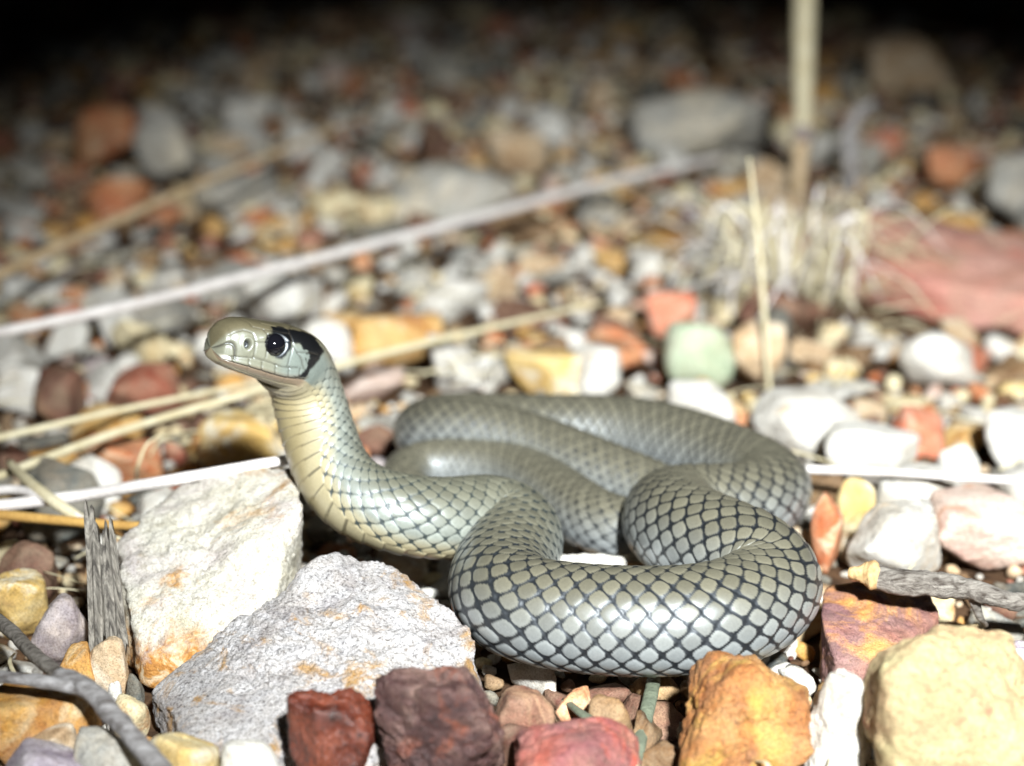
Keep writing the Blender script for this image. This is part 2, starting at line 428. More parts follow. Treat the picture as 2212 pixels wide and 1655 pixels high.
def build_snake():
    N = 232
    # ring positions: fine on the head and the near coils, coarser on the far ones
    total = _S[-1]
    dens_s = np.array([0, 0.03, 0.2, 2.2, 4, 7, 22, 30, total])
    step = np.array([0.004, 0.010, 0.013, 0.016, 0.018, 0.018, 0.019, 0.032, 0.05])
    rings = [0.0]
    while rings[-1] < total - 0.02:
        rings.append(rings[-1] + float(np.interp(rings[-1], dens_s, step)))
    s = np.array(rings)
    P = np.stack([np.interp(s, _S, SPINE[:, k]) for k in range(3)], 1)
    D = np.interp(s, _S, SPINE[:, 3])
    V = np.stack([np.interp(s, _S, SPINE[:, k]) for k in (4, 5, 6)], 1)
    Tn = np.stack([np.interp(s, _S, np.gradient(SPINE[:, k], _S)) for k in range(3)], 1)
    Tn /= np.linalg.norm(Tn, axis=1)[:, None]
    V -= Tn * (V * Tn).sum(1)[:, None]
    V /= np.linalg.norm(V, axis=1)[:, None]
    Sd = np.cross(Tn, V)                     # side vector
    # curvature (for stretch of the skin between scales)
    K = np.stack([np.interp(s, _S, smooth1(np.gradient(np.gradient(SPINE[:, k], _S), _S), 12)) for k in range(3)], 1)
    th = np.linspace(-math.pi, math.pi, N, endpoint=False)
    S2, TH = np.meshgrid(s, th, indexing='ij')
    R = (D / 2)[:, None]
    # --- base section
    ct, st = np.cos(TH), np.sin(TH)
    head = s < 2.0
    hw = interp_prof(np.minimum(s, 2.0), HX, HW)
    htp = interp_prof(np.minimum(s, 2.0), HX, HT)
    hbt = interp_prof(np.minimum(s, 2.0), HX, HB)
    b = sstep(1.45, 2.0, s)
    w = np.maximum(hw * (1 - b) + D / 2 * 1.0 * b, 1e-4)
    tp = np.maximum(htp * (1 - b) + D / 2 * 0.98 * b, 1e-4)
    bt = np.maximum(hbt * (1 - b) + D / 2 * 0.96 * b, 1e-4)
    ex = (0.72 * (1 - b) + 1.0 * b)[:, None]          # squarer section on the head
    cs = np.sign(ct) * np.abs(ct) ** ex
    sn = np.sign(st) * np.abs(st) ** ex
    vert = np.where(cs > 0, cs * tp[:, None], cs * bt[:, None])
    # belly flattened a little
    bodyk = sstep(3.5, 6, s)[:, None]
    vert = np.where(vert < 0, vert * (1 - 0.10 * bodyk * np.abs(cs) ** 3), vert)
    horiz = sn * w[:, None] * (1 + 0.02 * bodyk)
    X = P[:, None, :] + Sd[:, None, :] * horiz[..., None] + V[:, None, :] * vert[..., None]
    # radial direction
    Nn = Sd[:, None, :] * (sn * tp[:, None])[..., None] + V[:, None, :] * (cs * w[:, None])[..., None]
    Nn /= np.linalg.norm(Nn, axis=2)[..., None] + 1e-9
    n_flat = X.reshape(-1, 3)
    # --- scales
    Lpitch = 0.186 * D
    A1 = np.concatenate([[0], np.cumsum(np.diff(s) / ((Lpitch[1:] + Lpitch[:-1]) / 2))])
    A = np.broadcast_to(A1[:, None], TH.shape)
    thd = np.degrees(TH)
    B = thd / np.interp(s, [1.5, 5, 9.5], [11.7, 12.1, 14.3])[:, None]
    wob = 0.10 * vnoise(np.stack([A.ravel() * 1.3, B.ravel() * 1.3, np.full(A.size, 3.3)], 1)).reshape(A.shape)
    best = np.full(A.shape, 9.0); bda = np.zeros(A.shape); bdb = np.zeros(A.shape); bid = np.zeros(A.shape)
    kk = 1.42
    j0 = np.floor(B)
    for dj in (0, 1):
        j = j0 + dj
        off = 0.5 * (np.mod(j, 2))
        i0 = np.floor(A - off)
        for di in (0, 1):
            i = i0 + di
            da = A + wob - (i + off)
            db = B - j
            # scale is a rounded rhomb with a broader rear
            d = ((np.abs(da) / 0.5) ** kk + (np.abs(db) / 0.90) ** kk) ** (1 / kk)
            m = d < best
            best = np.where(m, d, best); bda = np.where(m, da, bda); bdb = np.where(m, db, bdb)
            bid = np.where(m, i * 31.7 + j * 7.13, bid)
    # skin shows where the coil is stretched, hides where it is squeezed
    stretch = -(K[:, None, :] * Nn).sum(2) * R           # >0 on the outside of a bend
    T0 = np.interp(s, [0, 3.2, 5, 8, 9.5, 14, 18, 21, 25, 32, 60], [0.86, 0.82, 0.82, 0.84, 0.77, 0.745, 0.755, 0.765, 0.80, 0.83, 0.83])[:, None]
    Tthr = T0 - 0.07 * np.clip(stretch, -1.2, 0.6) + 0.05 * (np.abs(B) < 2.0) * (1 - np.abs(B) / 2.0)
    jit = 0.02 * vnoise(np.stack([bid.ravel() * 1.7, bid.ravel() * 0.31, np.full(A.size, 9.1)], 1)).reshape(A.shape)
    Tthr = Tthr + jit
    skin = sstep(-0.03, 0.03, best - Tthr)
    dorsal = 1 - sstep(10.35, 10.6, np.abs(B))
    bodym = sstep(1.55, 1.85, s)[:, None]                # where dorsal body scales begin
    small = np.clip(D / 1.6, 0.2, 1)[:, None]
    dome = np.clip(1 - (best / 0.96) ** 3.2, 0, 1)
    hsc = (0.017 * dome + 0.018 * (bda) * (best < 1)) * small * dorsal * bodym
    # ventral scutes: one broad plate per row, edges overlapping towards the tail
    fa = np.mod(A + 0.10 * np.cos(np.clip((180 - np.abs(thd)) / 30, 0, 1) * math.pi / 2), 1.0)
    hv = (0.034 * fa - 0.024 * sstep(0.9, 1.0, fa)) * (1 - dorsal) * sstep(1.3, 1.6, s)[:, None] * small
    disp = hsc + hv
    # --- colours
    def c3(r): return np.array(lin(r))
    ab = np.abs(thd)
    side_t = sstep(30, 120, ab)[..., None]
    neckk = (1 - sstep(5.5, 10.0, s))[:, None, None]
    top_c = c3((110, 107, 92)) ; low_c = c3((140, 146, 149))
    col = top_c * (1 - side_t) + low_c * side_t
    ncol = c3((112, 112, 98)) * (1 - side_t) + c3((146, 153, 147)) * side_t
    col = col * (1 - neckk) + ncol * neckk
    tone = 1 + 0.13 * np.sin(bid * 12.9898)[..., None] + 0.06 * fbm(n_flat * 1.5, 3).reshape(A.shape)[..., None]
    rim = sstep(0.55, 0.75, best / Tthr)[..., None]
    col = col * tone * (1 + 0.10 * rim)
    skc = c3((14, 17, 21)) * (1 - neckk) + c3((48, 56, 54)) * neckk
    belly_c = c3((178, 168, 136))
    lowblend = sstep(7.6, 10.2, np.abs(B))[..., None] * (0.2 + 0.8 * neckk)
    col = col * (1 - lowblend) + belly_c * lowblend
    skinw = skin[..., None]
    col = col * (1 - skinw) + skc * skinw
    vent_line = sstep(0.86, 0.93, fa)[..., None]
    ven = belly_c * (1 - 0.68 * vent_line) * (1 + 0.05 * np.sin(np.floor(A + 0.1)[..., None] * 5.3))
    yel = c3((150, 134, 92))
    yk = (sstep(140, 170, ab) * 0.55)[..., None]
    ven = ven * (1 - yk) + yel * yk
    dm = dorsal[..., None]
    col = col * dm + ven * (1 - dm)
    # --- head
    hx = S2; q = np.radians(ab) * 0.5                    # lateral coordinate, cm-like
    hm = (1 - bodym)[..., None]
    hb = np.broadcast_to(hm, col.shape)
    dd = np.zeros(A.shape)
    olive = c3((108, 101, 78)); pale = c3((138, 139, 122)); teal = c3((130, 140, 134)); lipc = c3((124, 100, 84)); chin = c3((172, 162, 134))
    t1 = sstep(0.28, 0.60, q)[..., None]
    hc = olive * (1 - t1) + pale * t1
    pz = sstep(0.7, 1.1, hx)[..., None] * sstep(0.45, 0.7, q)[..., None]
    hc = hc * (1 - pz) + teal * pz
    # mouth line and lips
    qm = interp_prof(np.clip(s, 0, 1.6), [0.0, 0.08, 0.3, 0.6, 0.9, 1.2, 1.42, 1.6], [1.10, 1.04, 1.00, 1.02, 1.04, 1.02, 0.98, 0.98])[:, None]
    mdist = q - qm
    inm = (1 - sstep(1.36, 1.44, hx)) * sstep(0.0, 0.03, hx)
    chinw = sstep(0.0, 0.03, mdist)[..., None]
    lowlip = (sstep(0.0, 0.02, mdist) * (1 - sstep(0.12, 0.22, mdist)) * (1 - sstep(1.35, 1.5, hx)))[..., None]
    hc = hc * (1 - chinw) + chin * chinw
    hc = hc * (1 - 0.75 * lowlip) + lipc * 0.75 * lowlip
    uplip = (sstep(-0.12, -0.04, mdist) * (1 - sstep(-0.005, 0.0, mdist)) * sstep(0.3, 0.6, hx) * (1 - sstep(1.35, 1.45, hx)))[..., None]
    hc = hc * (1 - 0.45 * uplip) + c3((120, 96, 76)) * 0.45 * uplip
    ml = np.exp(-(mdist / 0.018) ** 2) * inm
    dd -= 0.035 * ml
    dd += 0.02 * np.exp(-((mdist + 0.06) / 0.05) ** 2) * inm
    hc = hc * (1 - 0.8 * ml[..., None]) + c3((40, 26, 22)) * 0.8 * ml[..., None]
    # black blotch curving behind the eye
    nz = 0.16 * fbm(n_flat * 11.0, 3).reshape(A.shape)
    e1 = ((hx - 1.08) / 0.22) ** 2 + ((q - 0.77) / 0.22) ** 2 + 2.0 * nz
    e2 = ((hx - 1.04) / 0.43) ** 2 + ((q - 0.60) / 0.44) ** 2 + 1.4 * nz
    blk = sstep(0.93, 1.07, e1) * (1 - sstep(0.94, 1.06, e2)) * sstep(0.66, 0.74, hx + 0.25 * (q - 0.5)) * (1 - sstep(-0.06, -0.02, mdist))
    blk = blk * np.maximum(1 - sstep(0.52, 0.60, q), sstep(1.10, 1.22, hx))
    blk = np.maximum(blk, 1 - sstep(0.9, 1.1, ((hx - EYE[0] - 0.02) / 0.205) ** 2 + ((q - EYE[1] + 0.01) / 0.195) ** 2 + 1.0 * nz))
    hc = hc * (1 - blk[..., None]) + c3((12, 12, 14)) * blk[..., None]
    # nostril pit
    nd = ((hx - 0.36) / 0.055) ** 2 + ((q - 0.66) / 0.075) ** 2
    nm = 1 - sstep(0.5, 1.1, nd)
    dd -= 0.075 * nm
    dd += 0.016 * np.exp(-((np.sqrt(nd) - 1.35) / 0.35) ** 2)
    hc = hc * (1 - nm[..., None]) + c3((14, 13, 12)) * nm[..., None]
    # rostral notch with its pale scale under the snout tip
    rn = ((hx - 0.10) / 0.07) ** 2 + ((q - 0.95) / 0.12) ** 2
    rw = (1 - sstep(0.4, 1.0, rn))[..., None]
    hc = hc * (1 - rw) + c3((206, 202, 190)) * rw
    ro = np.exp(-((np.sqrt(((hx - 0.10) / 0.12) ** 2 + ((q - 0.90) / 0.26) ** 2) - 1.0) / 0.16) ** 2) * (q < 0.92)
    dd -= 0.03 * ro
    hc = hc * (1 - 0.8 * ro[..., None]) + c3((50, 44, 38)) * 0.8 * ro[..., None]
    # head shields: narrow sutures
    def suture(pts, depth=0.018, width=0.011, dark=0.55):
        nonlocal dd, hc
        m = np.full(A.shape, 9.0)
        hsel = s < 1.9
        hxs, qs = hx[hsel], q[hsel]
        for (x0, q0), (x1, q1) in zip(pts[:-1], pts[1:]):
            ux, uq = x1 - x0, q1 - q0
            L2 = ux * ux + uq * uq
            t = np.clip(((hxs - x0) * ux + (qs - q0) * uq) / L2, 0, 1)
            m[hsel] = np.minimum(m[hsel], np.hypot(hxs - x0 - t * ux, qs - q0 - t * uq))
        gk = np.exp(-(m / width) ** 2)
        dd = dd - depth * gk
        hc = hc * (1 - dark * gk[..., None]) + c3((60, 54, 44)) * dark * gk[..., None]
    for x0 in (0.20, 0.44, 0.64, 0.86, 1.08, 1.26):
        suture([(x0, 1.0), (x0 - 0.02, 0.84)])
    suture([(0.14, 0.86), (0.30, 0.82), (0.50, 0.80), (0.70, 0.82), (0.95, 0.86), (1.2, 0.84)])
    suture([(0.48, 0.80), (0.48, 0.62), (0.44, 0.46), (0.30, 0.40), (0.12, 0.44)])
    suture([(0.48, 0.62), (0.62, 0.60), (0.70, 0.56)])
    suture([(0.66, 0.78), (0.66, 0.50), (0.62, 0.34), (0.46, 0.30), (0.42, 0.0)])
    suture([(0.62, 0.34), (0.90, 0.36), (1.05, 0.34), (1.12, 0.2), (1.30, 0.0)])
    suture([(0.66, 0.16), (0.92, 0.20), (1.12, 0.2)])
    suture([(0.66, 0.16), (0.66, 0.0)])
    suture([(1.05, 0.34), (1.06, 0.56), (1.16, 0.70), (1.30, 0.84)])
    suture([(1.06, 0.60), (1.02, 0.84)])
    suture([(1.16, 0.70), (1.40, 0.66)])
    suture([(0.30, 1.22), (0.7, 1.26), (1.1, 1.22), (1.35, 1.16)], 0.012, 0.014, 0.25)
    for x0 in (0.45, 0.75, 1.05):
        suture([(x0, 1.03), (x0 + 0.03, 1.24)], 0.008, 0.010, 0.2)
    # brow and orbit
    ed = np.sqrt(((hx - EYE[0]) / 0.19) ** 2 + ((q - EYE[1]) / 0.19) ** 2)
    dd -= 0.05 * (1 - sstep(0.5, 1.0, ed))
    dd += 0.020 * (q < EYE[1] - 0.05) * np.exp(-((ed - 1.12) / 0.22) ** 2) * (q < EYE[1] + 0.02)
    dd += 0.012 * fbm(n_flat * 4.0, 2).reshape(A.shape) * 0.3
    fade = sstep(0.0, 0.06, hx)
    disp = disp + dd * (1 - bodym) * fade
    col = col * (1 - hb) + hc * hb
    Xd = X + Nn * disp[..., None]
    # attributes and faces
    nr = len(s)
    verts = np.vstack([Xd.reshape(-1, 3), P[-1:] + Tn[-1:] * 0.03])
    i = np.arange(nr * N).reshape(nr, N)
    j = np.roll(i, -1, axis=1)
    f = np.stack([i[:-1].ravel(), i[1:].ravel(), j[1:].ravel(), j[:-1].ravel()], 1)
    me = mesh_np('snake_body', verts, f, [MAT['snake']])
    ca = me.attributes.new('scale_colour', 'FLOAT_COLOR', 'POINT')
    rgba = np.ones((len(verts), 4), np.float32)
    rgba[:-1, :3] = np.clip(col.reshape(-1, 3), 0, 1)
    ca.data.foreach_set('color', rgba.ravel())
    sk = me.attributes.new('skin', 'FLOAT', 'POINT')
    sv = np.zeros(len(verts), np.float32)
    sv[:-1] = (skin * dorsal * bodym).ravel()
    sk.data.foreach_set('value', sv)
    # eye centres
    ri = int(np.argmin(np.abs(s - EYE[0])))
    eyes = []
    for sgn in (1, -1):
        ti = int(np.argmin(np.abs(TH[ri] - sgn * EYE[1] / 0.5)))
        eyes.append((X[ri, ti], Nn[ri, ti]))
    return me, eyes

EYE = (0.80, 0.60)

def snake_mat():
    m, nt, bs = new_mat('snake_scales')
    a = nt.nodes.new('ShaderNodeAttribute'); a.attribute_name = 'scale_colour'
    v = cm_coords(nt, False)
    n = noise(nt, v, 30, 4, 0.6)
    c = mix(nt, ramp(nt, n, [(0.3, (0.80, 0.80, 0.80)), (0.7, (1.08, 1.08, 1.08))]), (0, 0, 0), a.outputs['Color'])
    mm = mix(nt, 1.0, a.outputs['Color'], ramp(nt, n, [(0.3, (0.84, 0.84, 0.84)), (0.7, (1.0, 1.0, 1.0))]), 'MULTIPLY')
    nt.links.new(mm, bs.inputs['Base Color'])
    sk = nt.nodes.new('ShaderNodeAttribute'); sk.attribute_name = 'skin'
    mr = nt.nodes.new('ShaderNodeMapRange')
    mr.inputs['To Min'].default_value = 0.41; mr.inputs['To Max'].default_value = 0.6
    nt.links.new(sk.outputs['Fac'], mr.inputs['Value'])
    nt.links.new(mr.outputs[0], bs.inputs['Roughness'])
    bs.inputs['Specular IOR Level'].default_value = 1.0
    bs.inputs['Specular Tint'].default_value = (0.80, 0.89, 1.0, 1)
    bs.inputs['Coat Weight'].default_value = 0.35
    bs.inputs['Coat Roughness'].default_value = 0.36
    n2 = noise(nt, v, 60, 3, 0.6)
    bump(nt, bs, [(n2, 0.15, 0.01)], bs.inputs['Normal'])
    return m

MAT['snake'] = snake_mat()
m, nt, bs = new_mat('eye_black')
bs.inputs['Base Color'].default_value = (0.006, 0.006, 0.009, 1)
bs.inputs['Roughness'].default_value = 0.06
bs.inputs['Specular IOR Level'].default_value = 0.7
MAT['eye'] = m

snake = bpy.data.objects.new('snake', None)
snake.empty_display_size = 0.01
COL.objects.link(snake)
tag(snake, 'coiled olive grey snake with black edged scales and raised head', 'snake')
_body_me, _eyes = build_snake()
link('body', _body_me, snake)

def uv_ball(name, rad, segs, rings, mats):
    bm = bmesh.new()
    bmesh.ops.create_uvsphere(bm, u_segments=segs, v_segments=rings, radius=rad * U)
    for f in bm.faces: f.smooth = True
    me = bpy.data.meshes.new(name); bm.to_mesh(me); bm.free()
    for mt in mats: me.materials.append(mt)
    return me
_eye_me = uv_ball('eye', 0.175, 48, 32, [MAT['eye']])
for c, n in _eyes:
    link('eye', _eye_me, snake, c - n * 0.075)

# ---------------------------------------------------------------- rocks
_ico = {}
def ico(sub):
    if sub not in _ico:
        bm = bmesh.new()
        bmesh.ops.create_icosphere(bm, subdivisions=sub, radius=1.0)
        v = np.array([x.co[:] for x in bm.verts])
        bm.verts.index_update()
        f = np.array([[q.index for q in x.verts] for x in bm.faces])
        bm.free()
        _ico[sub] = (v / np.linalg.norm(v, axis=1)[:, None], f)
    return _ico[sub]

def rock_shape(seed, sub=4, planes=16, sharp=16, rough=0.05, fine=0.015, lo=0.66, pit=0.0):
    """unit angular stone: a polyhedron of random planes with softened edges"""
    r = np.random.default_rng(seed)
    d, f = ico(sub)
    n = r.normal(size=(planes, 3)); n /= np.linalg.norm(n, axis=1)[:, None]
    n = np.vstack([n, np.eye(3), -np.eye(3)])
    dist = np.concatenate([r.uniform(lo, 1.0, planes), r.uniform(0.85, 1.0, 6)])
    k = np.clip(d @ n.T, 0, None) / dist
    rad = (k ** sharp).sum(1) ** (-1 / sharp)
    o = r.uniform(0, 50, 3)
    nz = rough * fbm(d * 1.8 + o, 4) + fine * fbm(d * 9 + o, 4, 0.6)
    if pit:
        rg = 1 - np.abs(fbm(d * 2.6 + o * 1.7, 4, 0.55))
        nz = nz - pit * np.clip(rg - 0.55, 0, 1) ** 1.0 - pit * 0.5 * np.clip(fbm(d * 5 + o, 3) - 0.2, 0, 1)
    return d * (rad * (1 + nz))[:, None], f

def norm_half(v):
    lo, hi = v.min(0), v.max(0)
    return (v - (lo + hi) / 2) / ((hi - lo) / 2)

ROCKS = []       # footprints (x, y, r)

def put_rock(name, label, cat, mat, centre, half, seed, rotz=0.0, sub=4, group=None, **kw):
    v, f = rock_shape(seed, sub, **kw)
    v = norm_half(v) * np.array(half)
    c, s_ = math.cos(rotz), math.sin(rotz)
    v = np.stack([v[:, 0] * c - v[:, 1] * s_, v[:, 0] * s_ + v[:, 1] * c, v[:, 2]], 1)
    o = link(name, mesh_np(name, v, f, [MAT[mat]]), None, centre)
    tag(o, label, cat, group)
    ROCKS.append((centre[0], centre[1], max(half[0], half[1]) * 0.92, centre[2] + half[2]))
    return o

def px_rock(label, box, mat, seed, name='stone', zb=-0.5, ratio=0.85, sub=4, group=None, zfront=0.0, hmin=0.3, **kw):
    x0, y0, x1, y1 = box
    P = g((x0 + x1) / 2, y1, zfront)
    k = FPX / depth(P)
    w = (x1 - x0) / k
    dp = w * ratio
    dep = math.atan2(CAM[2], P[1] - CAM[1])
    H = ((y1 - y0) / k - 0.45 * dp * math.sin(dep)) / math.cos(dep)
    H = max(H, hmin * w) + zfront
    c = (P[0], P[1] + dp * 0.42, (H + zb) / 2)
    return put_rock(name, label, name, mat, c, (w / 2, dp / 2, (H - zb) / 2), seed, 0.0, sub, group, **kw)

def hull_rock(name, label, cat, mat, pts, sub=6, sharp=26, rough=0.03, fine=0.02, seed=1, nscale=1.0):
    pts = np.array(pts, float)
    bm = bmesh.new()
    for p in pts: bm.verts.new(p)
    res = bmesh.ops.convex_hull(bm, input=bm.verts)
    bm.normal_update()
    c = (pts.min(0) + pts.max(0)) / 2
    hf = (pts.max(0) - pts.min(0)) / 2
    # planes in the normalised space
    N, Dd = [], []
    for f in bm.faces:
        a = (np.array(f.verts[0].co) - c) / hf
        n = np.cross((np.array(f.verts[1].co) - c) / hf - a, (np.array(f.verts[2].co) - c) / hf - a)
        ln = np.linalg.norm(n)
        if ln < 1e-9: continue
        n /= ln
        dd = n @ a
        if dd < 0: n, dd = -n, -dd
        N.append(n); Dd.append(max(dd, 0.05))
    bm.free()
    N, Dd = np.array(N), np.array(Dd)
    d, f = ico(sub)
    k = np.clip(d @ N.T, 0, None) / Dd
    rad = k.max(1)
    k = (k / rad[:, None])
    rad = 1 / (rad * (k ** sharp).sum(1) ** (1 / sharp))
    v = d * rad[:, None] * hf
    nrm = d / hf; nrm /= np.linalg.norm(nrm, axis=1)[:, None]
    nz = rough * fbm(v * 1.3 * nscale + seed, 4) + fine * fbm(v * 6 * nscale + seed, 4, 0.65) + fine * 0.5 * fbm(v * 22 * nscale + seed, 2, 0.7)
    v = v + nrm * nz[:, None]
    o = link(name, mesh_np(name, v, f, [MAT[mat]]), None, c)
    tag(o, label, cat)
    return o

def circ(pts):      # footprints of a hull rock, from its points
    for p in pts:
        ROCKS.append((p[0], p[1], 0.8, p[2]))

R1 = [gy(740, 1190, 1.25), gy(690, 1200, 1.0), gy(860, 1206, 1.15), gy(965, 1282, 0.55), gy(1052, 1400, -0.4), (-0.35, -0.9, 0), gy(556, 1296, 0.55),
      gy(430, 1392, -0.1), g(312, 1488, 0), g(400, 1600, 0.05), g(600, 1635, 0.05), g(860, 1600, 0.2), gy(560, 1420, -0.75)]
R1 = [np.array(p) for p in R1]
R1 += [np.array([p[0], p[1], -0.62]) for p in R1]
hull_rock('granite_rock', 'big speckled grey white granite rock with ochre crease below the raised neck', 'rock', 'granite', R1, 7, 30, 0.09, 0.035, 3)
R2 = [gy(640, 1008, 3.3), gy(480, 1020, 3.4), gy(330, 1090, 3.0), gy(242, 1160, 2.4), gy(246, 1240, 1.5), gy(655, 1090, 2.0), gy(632, 1150, 1.5), gy(560, 1276, 0.85), gy(420, 1300, 0.85),
      gy(262, 1290, 1.0), g(556, 1440, 0), g(290, 1440, 0.0), gy(640, 1020, 3.9), gy(420, 1050, 4.2)]
R2 = [np.array(p) for p in R2]
R2 += [np.array([p[0], p[1], -0.62]) for p in R2]
hull_rock('cream_rock', 'bright cream white rock with ochre stained front, left of the raised neck', 'rock', 'creamrock', R2, 6, 26, 0.13, 0.03, 9)
for P in (R1, R2):
    circ(P[:len(P) // 2])
    m_ = np.mean(P, axis=0); ROCKS.append((m_[0], m_[1], 1.9, 1.2))

NEAR = dict(sub=6, fine=0.022)
px_rock('dark red brown glossy angular stone beside the purple brown rock', (618, 1494, 808, 1700), 'glossred', 11, sub=6, sharp=24, planes=12, fine=0.016, pit=0.10)
px_rock('rough purple brown rock leaning on the speckled granite rock', (800, 1434, 1092, 1700), 'roughpurple', 12, 'rock', sub=6, planes=12, fine=0.028, rough=0.10, pit=0.12, sharp=20)
px_rock('flat dusty pink red stone under the grey green stem', (1108, 1562, 1392, 1720), 'pinkred', 13, sub=6, planes=12, fine=0.016, sharp=14, pit=0.08)
px_rock('rough orange ochre rock touching the front coil of the snake', (1466, 1430, 1768, 1660), 'ironore', 14, 'rock', sub=6, planes=12, fine=0.016, rough=0.11, sharp=13, pit=0.08, lo=0.6)
px_rock('white stone wedged between the orange ochre rock and the warm cream rock', (1735, 1432, 1900, 1640), 'white', 15, sub=6, fine=0.014, ratio=1.0, pit=0.05, rough=0.09, sharp=20, planes=9)
px_rock('large rounded warm cream rock with reddish blotches', (1880, 1370, 2270, 1730), 'warm', 16, 'rock', sub=6, sharp=7, fine=0.013, rough=0.09, planes=10, pit=0.03)
px_rock('violet and white stone behind the large warm cream rock', (2110, 1384, 2300, 1520), 'violet', 17, sub=5)
R9 = [gy(1776, 1262, 1.9), gy(1900, 1250, 2.3), gy(2010, 1262, 2.4), gy(2034, 1330, 1.3), gy(2000, 1352, 0.9), gy(1960, 1376, 0.5), gy(1800, 1330, 0.9), gy(1770, 1330, 0.7), gy(1800, 1425, -0.2), gy(1900, 1440, -0.3)]
R9 += [np.array([p[0], p[1] - 0.12, -0.62]) for p in R9]
hull_rock('rock', 'flat purple rock with an orange patch under the knobbly twig', 'rock', 'purpleflat', R9, 6, 34, 0.05, 0.02, 13)
ROCKS.append((5.3, 0.9, 0.95, 0.5))
put_rock('stone', 'white stone lying inside the front loop of the snake', 'stone', 'white', (1.18, 2.25, 0.2), (0.62, 0.5, 0.7), 19, sub=5)
px_rock('bright white blocky stone behind the knobbly twig', (1838, 1092, 2050, 1222), 'white', 20, sub=5, sharp=20)
px_rock('white forked looking stone lying across the thin white straw', (1902, 1004, 2092, 1102), 'white', 21, sub=5)
px_rock('small white finger shaped stone leaning on the forked looking white stone', (2028, 958, 2122, 1014), 'white', 22, sub=4, ratio=0.5)
px_rock('long white stone with a grey shaded underside right of the far coil', (1786, 916, 1992, 1004), 'white', 23, sub=5, ratio=0.6)
px_rock('pair of lumps white stone behind the long white stone', (1632, 850, 1866, 944), 'white', 24, sub=5, ratio=0.7)
px_rock('bright coral orange stone beyond the long white stone', (1922, 880, 2052, 946), 'coral', 25, sub=4)
px_rock('white stone at the edge of the gravel beside the coral orange stone', (2136, 886, 2290, 976), 'white', 26, sub=4)
px_rock('wide pinkish white stone right of the bright white blocky stone', (2016, 1064, 2290, 1196), 'pink', 27, sub=5)
px_rock('yellow stone beside the right hand end of the far coil', (1808, 1028, 1896, 1104), 'yellow', 28, sub=4)
px_rock('orange red stone tucked against the right hand end of the far coil', (1752, 1068, 1826, 1184), 'orange', 29, sub=4)
px_rock('white rounded stone just beyond the far coil', (1446, 822, 1596, 912), 'white', 30, sub=4, sharp=9)
px_rock('square white stone beyond the pair of lumps white stone', (1948, 708, 2112, 796), 'white', 31, sub=4)
px_rock('round white pebble between the green stone and the yellow orange stone', (1240, 748, 1342, 816), 'white', 32, sub=4, sharp=8)
px_rock('broad yellow orange stone behind the snake head', (756, 676, 956, 764), 'ochre', 33, sub=4)
px_rock('round white stone right behind the snake nape', (648, 688, 762, 776), 'white', 34, sub=4, sharp=8)
px_rock('dark red stone with a sloping top below the snake chin', (214, 786, 380, 866), 'red', 35, sub=4)
px_rock('dark maroon red stone beside the sloping dark red stone', (54, 796, 176, 876), 'maroon', 36, sub=4)
px_rock('smooth dark grey stone under crossed straws', (10, 1000, 214, 1120), 'dark', 37, sub=5, sharp=9)
px_rock('pale yellow stone behind the neck of the snake', (424, 888, 606, 992), 'yellow', 38, sub=5)
px_rock('flat orange stone under two thin pale straws', (136, 876, 306, 944), 'ochre', 39, sub=4)
px_rock('yellow orange stone left of the weathered wood chip', (-30, 1238, 98, 1336), 'yellow', 40, sub=5)
px_rock('purple grey gritty stone left of the weathered wood chip', (62, 1288, 184, 1392), 'purple', 41, sub=5)
px_rock('dark red brown stone behind the yellow orange stone', (-20, 1168, 114, 1256), 'maroon', 42, sub=5)
px_rock('orange brown stone below the weathered wood chip', (112, 1398, 206, 1466), 'ochre', 43, sub=5)
px_rock('pinkish brown stone below the weathered wood chip', (188, 1376, 276, 1464), 'tan', 44, sub=5)
px_rock('tiny round slate grey pebble beside the granite rock', (268, 1454, 308, 1492), 'dark', 45, sub=4, sharp=6)
px_rock('small white pebble beside the tiny slate grey pebble', (226, 1470, 262, 1522), 'white', 46, sub=4, sharp=8)
px_rock('smooth white oval pebble against the foot of the granite rock', (232, 1500, 316, 1558), 'cream', 47, sub=5, sharp=7)
px_rock('large orange stained stone under the forked dry stem', (-40, 1486, 206, 1610), 'ochre', 48, sub=5)
px_rock('tan brown blocky stone below the forked dry stem', (54, 1558, 164, 1626), 'tan', 49, sub=5)
px_rock('purple grey speckled stone in the bottom corner of the gravel', (-20, 1606, 196, 1720), 'violet', 50, sub=5)
px_rock('yellow crumbly stone in front of the granite rock', (302, 1586, 466, 1710), 'yellow', 51, sub=5)
px_rock('white smooth stone between the yellow crumbly stone and dark red stone', (466, 1602, 612, 1710), 'white', 52, sub=5, sharp=9)
px_rock('flat grey green stone left of the yellow crumbly stone', (150, 1590, 300, 1700), 'grey', 53, sub=5)
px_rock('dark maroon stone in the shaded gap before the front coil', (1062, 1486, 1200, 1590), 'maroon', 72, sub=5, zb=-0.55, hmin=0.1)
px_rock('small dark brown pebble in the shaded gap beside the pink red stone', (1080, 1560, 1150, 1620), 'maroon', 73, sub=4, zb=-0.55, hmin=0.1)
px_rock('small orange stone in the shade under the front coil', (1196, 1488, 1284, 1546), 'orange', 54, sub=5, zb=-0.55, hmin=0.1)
px_rock('small brown stone in the shade beside the grey green stem', (1270, 1504, 1372, 1590), 'brown', 55, sub=5, zb=-0.55, hmin=0.1)  # dark brown chosen so the gap's shade is in its colour
